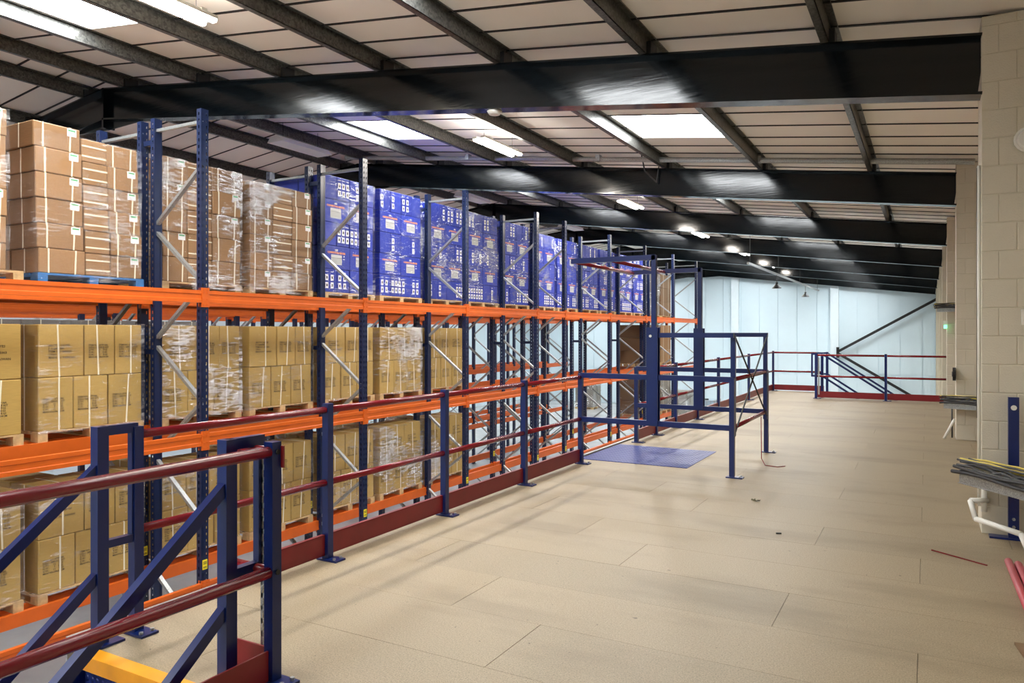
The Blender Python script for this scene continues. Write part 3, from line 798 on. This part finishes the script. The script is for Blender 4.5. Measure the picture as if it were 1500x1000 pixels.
o = MB().box((-3.85, 8.66, 0), (-2.47, 10.05, 0.006)).build('checker_plate', M['checker_plate']); tag(o, 'blue chequered steel wear plate on the deck inside the pallet gate', 'floor plate')
o = MB().path([(-1.86, 9.9, 0.52), (-1.83, 9.75, 0.3), (-1.78, 9.5, 0.05), (-1.7, 9.3, 0.006), (-1.55, 9.25, 0.006), (-1.48, 9.35, 0.006)], 0.005, 6).build('loose_wire', red); tag(o, 'thin loose wire trailing from the pallet gate onto the deck', 'wire')

# ------------------------------------------------------------------ near stairs
SX0, SX1 = -3.70, -2.75; SY = 2.30
t = thing('staircase', 'near blue metal staircase with yellow nosing descending to the left', 'staircase', ((SX0 + SX1) / 2, SY, 0))
cx = (SX0 + SX1) / 2; s0, s1 = SX0 - cx, SX1 - cx
SLP = 0.80
for xx in (s0, s1):
    MB().box((xx - 0.03, -0.03, -0.2), (xx + 0.03, 0.03, 1.12)).build('post', blue, t)
    MB().box((xx - 0.06, -0.05, 0.0), (xx + 0.06, 0.10, 0.012)).build('base_plate', blue, t)
    lp = MB().bar((xx, 0.0, 1.095), (xx, 0.2, 1.095), 0.04, 0.05).bar((xx, 0.181, 1.115), (xx, 0.181, 0.495), 0.036, 0.034).bar((xx, 0.2, 0.51), (xx, 0.0, 0.51), 0.04, 0.04)
    lp.build('handrail_loop', blue, t)
    for z in (0.92, 0.37): MB().bar((xx, 0, z), (xx, -3.0, z - 3.0 * SLP), 0.042, 0.05).build('handrail', blue, t)
    MB().bar((xx, 0.0, -0.16), (xx, -3.0, -0.16 - 3.0 * SLP), 0.025, 0.24).build('stringer', blue, t)
MB().box((s0 + 0.03, -0.13, -0.06), (s1 - 0.03, -0.05, 0.012)).build('nosing', yellow, t)
MB().box((s0 + 0.015, -0.085, -0.22), (s1 - 0.015, -0.075, -0.055)).build('riser_plate', M['checker_plate'], t)
for i in range(11):
    z = -0.2 * (i + 1); y = -0.09 - 0.25 * i
    tr = MB().box((s0 + 0.015, y - 0.25, z - 0.03), (s1 - 0.015, y, z)).build('tread', M['checker_plate'], t)
    MB().box((s0 + 0.02, y - 0.255, z - 0.04), (s1 - 0.02, y - 0.215, z + 0.004)).build('nosing', yellow, tr)
# near stairwell guard rail
t = thing('guard_rail', 'blue post and long red rails guarding the near stairwell, closest to the camera', 'railing', (-2.625, 2.45, 0))
post(t, 0, 0)
for z in (1.055, 0.505):
    rail(t, (0, -0.0, z), (0, -3.6, z), r=0.027)
    rail(t, (-0.27, 0.0, z), (0.0, 0.0, z), r=0.022)
    MB().tube((0.03, 0, z), (0.036, 0, z), 0.012, 10).build('end_cap', blackm, t)
post(t, 0, -3.6)
MB().box((-0.29, -0.005, 0.0), (-0.03, 0.005, 0.15)).build('kick_plate', redoff, t)
MB().box((-0.005, -3.57, 0.0), (0.005, -0.03, 0.15)).build('kick_plate', redoff, t)
MB().box((0.03, 0.02, 0.98), (0.045, 0.03, 1.08)).build('gate_stop', redoff, t)
sm = MB(); z = 0.02
while z < 1.0:
    sm.box((-0.110, 0.03, z), (-0.098, 0.034, z + 0.06)); sm.box((-0.086, 0.03, z), (-0.074, 0.034, z + 0.06)); sm.box((-0.110, 0.03, z + 0.036), (-0.074, 0.034, z + 0.06)); z += 0.06
sm.box((-0.112, 0.03, 0.02), (-0.109, 0.06, 1.02))
sm.build('slotted_strip', M['galvanised'], t)

# ------------------------------------------------------------------ right side items
o = thing('spare_post', 'single blue bolted post standing against the near block pillar', 'post', (0.585, 6.93, 0))
MB().box((-0.035, -0.03, 0.012), (0.035, 0.03, 1.1)).build('post', blue, o)
MB().box((-0.16, -0.05, 0), (0.12, 0.05, 0.014)).build('base_plate', blue, o)
MB().tube((0.0, -0.036, 1.02), (0, -0.03, 1.02), 0.02, 12).build('end_cap', white, o)
for zz in (0.1, 0.16): MB().tube((0.0, -0.04, zz), (0, -0.03, zz), 0.012, 6).build('bolt', M['galvanised'], o)
def tray(loc, rot, L, label):
    t = thing('cable_tray', label, 'cable tray', loc, rot)
    H = 0.13
    m = MB().box((0, -0.1, 0), (L, 0.1, 0.004)).box((0, -0.1, 0), (L, -0.096, H)).box((0, 0.096, 0), (L, 0.1, H)).box((0, -0.112, 0), (L, -0.096, 0.006)).box((0, -0.112, H - 0.006), (L, -0.096, H))
    m.build('tray', M['galvanised'], t)
    rnd = random.Random(3)
    for i in range(7):
        y = -0.08 + 0.027 * i; pts = [(L * s / 6 - 0.04 - 0.02 * (i % 3), y + rnd.uniform(-0.012, 0.012), H - 0.02 + rnd.uniform(0, 0.05)) for s in range(7)]
        MB().path(pts, 0.014 if i % 2 else 0.010, 6).build('cable', cableyel if i in (3, 5) else cable, t)
    for i in range(4):
        y = -0.09 + 0.05 * i; pts = [(L * s / 6 - 0.03 - 0.03 * (i % 2), y, H + 0.05 + rnd.uniform(-0.01, 0.012)) for s in range(7)]
        MB().path(pts, 0.008, 6).build('cable', cableyel if i % 2 else cable, t)
    MB().path([(L * s / 6 - 0.05, -0.122, H - 0.045 + 0.012 * math.sin(s)) for s in range(7)], 0.015, 8).build('cable', cable, t)
    MB().path([(L * s / 6 - 0.03, -0.122, H - 0.01 + 0.01 * math.sin(s + 2)) for s in range(7)], 0.013, 8).build('cable', cable, t)
    return t
tray((0.30, 6.88, 0.42), math.atan2(-0.34, 0.265), 0.9, 'galvanised cable tray full of cables crossing the near block pillar')
tray((0.24, 12.84, 0.48), -0.25, 0.8, 'galvanised cable tray full of cables on the second block pillar')
tray((0.20, 18.7, 2.05), -0.1, 0.8, 'galvanised cable tray high on the third block pillar')
o = MB().path([(0.40, 7.0, 0.42), (0.395, 6.98, 0.18)], 0.02, 10).build('conduit', white, smooth=True); tag(o, 'short white vertical conduit under the near cable tray', 'pipe')
o = MB().path([(0.42, 6.99, 0.27), (0.30, 6.92, 0.27), (0.33, 6.82, 0.15), (0.60, 6.55, 0.13), (0.64, 6.45, 0.02)], 0.021, 10).build('drain_pipe', white, smooth=True); tag(o, 'bent white plastic pipe low on the near block pillar', 'pipe')
o = MB().tube((0.367, 7.1, 0.2), (0.367, 7.1, 2.95), 0.012, 10).build('conduit', white, smooth=True); tag(o, 'long white vertical conduit on the edge of the near pillar', 'pipe')
o = MB().tube((0.362, 7.2, 0.9), (0.362, 7.2, 2.95), 0.007, 8).build('cable_drop', cable, smooth=True); tag(o, 'dark vertical cable clipped to the near pillar edge', 'cable')
o = MB().path([(0.36, 13.0, 0.30), (0.22, 12.85, 0.02)], 0.018, 8).build('drain_pipe', white, smooth=True); tag(o, 'short slanting white pipe at the foot of the second pillar', 'pipe')
o = MB().path([(0.33, 13.05, 0.45), (0.33, 13.0, 0.02)], 0.012, 8).build('cable_drop', cable, smooth=True); tag(o, 'dark cable dropping to the deck at the second pillar', 'cable')
t = thing('electrical_box', 'white switch box on the near block pillar at eye height', 'switch box', (0.70, 7.0, 1.72))
MB().box((-0.06, -0.05, -0.06), (0.06, 0.0, 0.06)).build('body', white, t); MB().box((-0.02, -0.058, -0.03), (0.02, -0.05, 0.03)).build('rocker', white, t)
t = thing('wall_light', 'rounded cream bulkhead lamp high on the near block pillar', 'lamp', (0.69, 7.0, 3.1))
MB().tube((0, 0, 0), (0, -0.05, 0), 0.09, 18, 0.07).build('lens', white, t, smooth=True); MB().tube((0, 0, 0), (0, -0.015, 0), 0.1, 18).build('rim', white, t)
t = thing('exit_light', 'small green glowing exit light on the third block pillar', 'lamp', (0.34, 18.8, 1.72))
MB().box((-0.02, -0.03, -0.03), (0.04, 0.03, 0.04)).build('lens', M['exit_green'], t); MB().box((-0.03, 0.0, 0.04), (0.05, 0.05, 0.14)).build('bracket', white, t)
t = thing('cable_reel', 'round black cable reel hanging on the second block pillar', 'cable reel', (0.365, 12.95, 0.98))
MB().tube((-0.03, 0, 0), (0.01, 0, 0), 0.1, 18).build('drum', blackm, t); MB().tube((-0.04, 0, 0), (-0.03, 0, 0), 0.04, 14).build('hub', cable, t)
# red rails lying on the deck
redlay = paint('red_spare', lin(172, 66, 74), 0.45)
tt = [(0.52, 0.024), (0.572, 0.024), (0.64, 0.03), (0.70, 0.024), (0.76, 0.024)]
for i, (x, r) in enumerate(tt):
    o = MB().tube((x - 0.03, 6.15 - 0.05 * (i % 2), r), (x - 0.01, 4.75, r), r, 12).build('loose_rail', redlay, smooth=True)
    tag(o, 'red steel tube lying on the deck, %s from the left of the bundle' % ORD[i], 'tube', 'spare red tubes on the deck')
o = MB().box((0.40, 3.55, 0.0), (0.75, 4.55, 0.012)); 
o = MB(); o.prism([(0.0, 0.0), (0.6, 0.0), (0.6, 0.012), (0.0, 0.012)], 0, 1.0); o = o.build('board_offcut', M['dark_card'], None, (0.53, 3.6, 0.001), (0, 0, R(8))); tag(o, 'brown board offcut lying on the deck by the right wall', 'board')
o = MB().bar((0.03, 6.28, 0.004), (0.36, 6.05, 0.004), 0.012, 0.006).build('plastic_strip', red); tag(o, 'thin red plastic strip lying on the deck', 'strip')
o = MB(); 
for i in range(7):
    a = i * 0.9; o.face([(0, 0, 0.004), (0.045 * math.cos(a), 0.03 * math.sin(a), 0.02), (0.045 * math.cos(a + 0.7), 0.03 * math.sin(a + 0.7), 0.006)])
o = o.build('dry_leaf', paint('leaf', lin(92, 86, 60), 0.8), None, (-1.42, 7.3, 0.0)); tag(o, 'small crumpled dry leaf on the open deck', 'leaf')
o = MB().box((-0.02, -0.006, 0), (0.02, 0.006, 0.01)).build('screw_scrap', blackm, None, (-1.03, 6.2, 0.0), (0, 0, 0.4)); tag(o, 'tiny dark scrap on the open deck', 'scrap')
# hanging tray and pendant lamps far back
t = thing('lamp_track', 'long thin grey track hung below the far roof', 'track', (-4.5, 22.0, 3.6))
MB().box((-0.03, 0, -0.03), (0.03, 16, 0.03)).build('track_bar', M['galvanised'], t)
for y in (0.3, 5, 10, 15.5): MB().tube((0, y, 0.03), (0, y, rtop(-4.5) + 0.18 - 3.6), 0.006, 5).build('hanger_wire', blackm, t)
for i, (y, lab) in enumerate(((26.7, 'nearer'), (33.6, 'further'))):
    p = thing('pendant_lamp', 'small black cone pendant lamp under the far track, the %s one' % lab, 'lamp', (-4.5, y, 3.12))
    MB().tube((0, 0, 0), (0, 0, 0.14), 0.16, 18, 0.04, caps=False).tube((0, 0, 0.14), (0, 0, 0.2), 0.04, 10).build('shade', blackm, p)
    MB().tube((0, 0, 0.2), (0, 0, 0.455), 0.008, 6).build('cord', blackm, p)
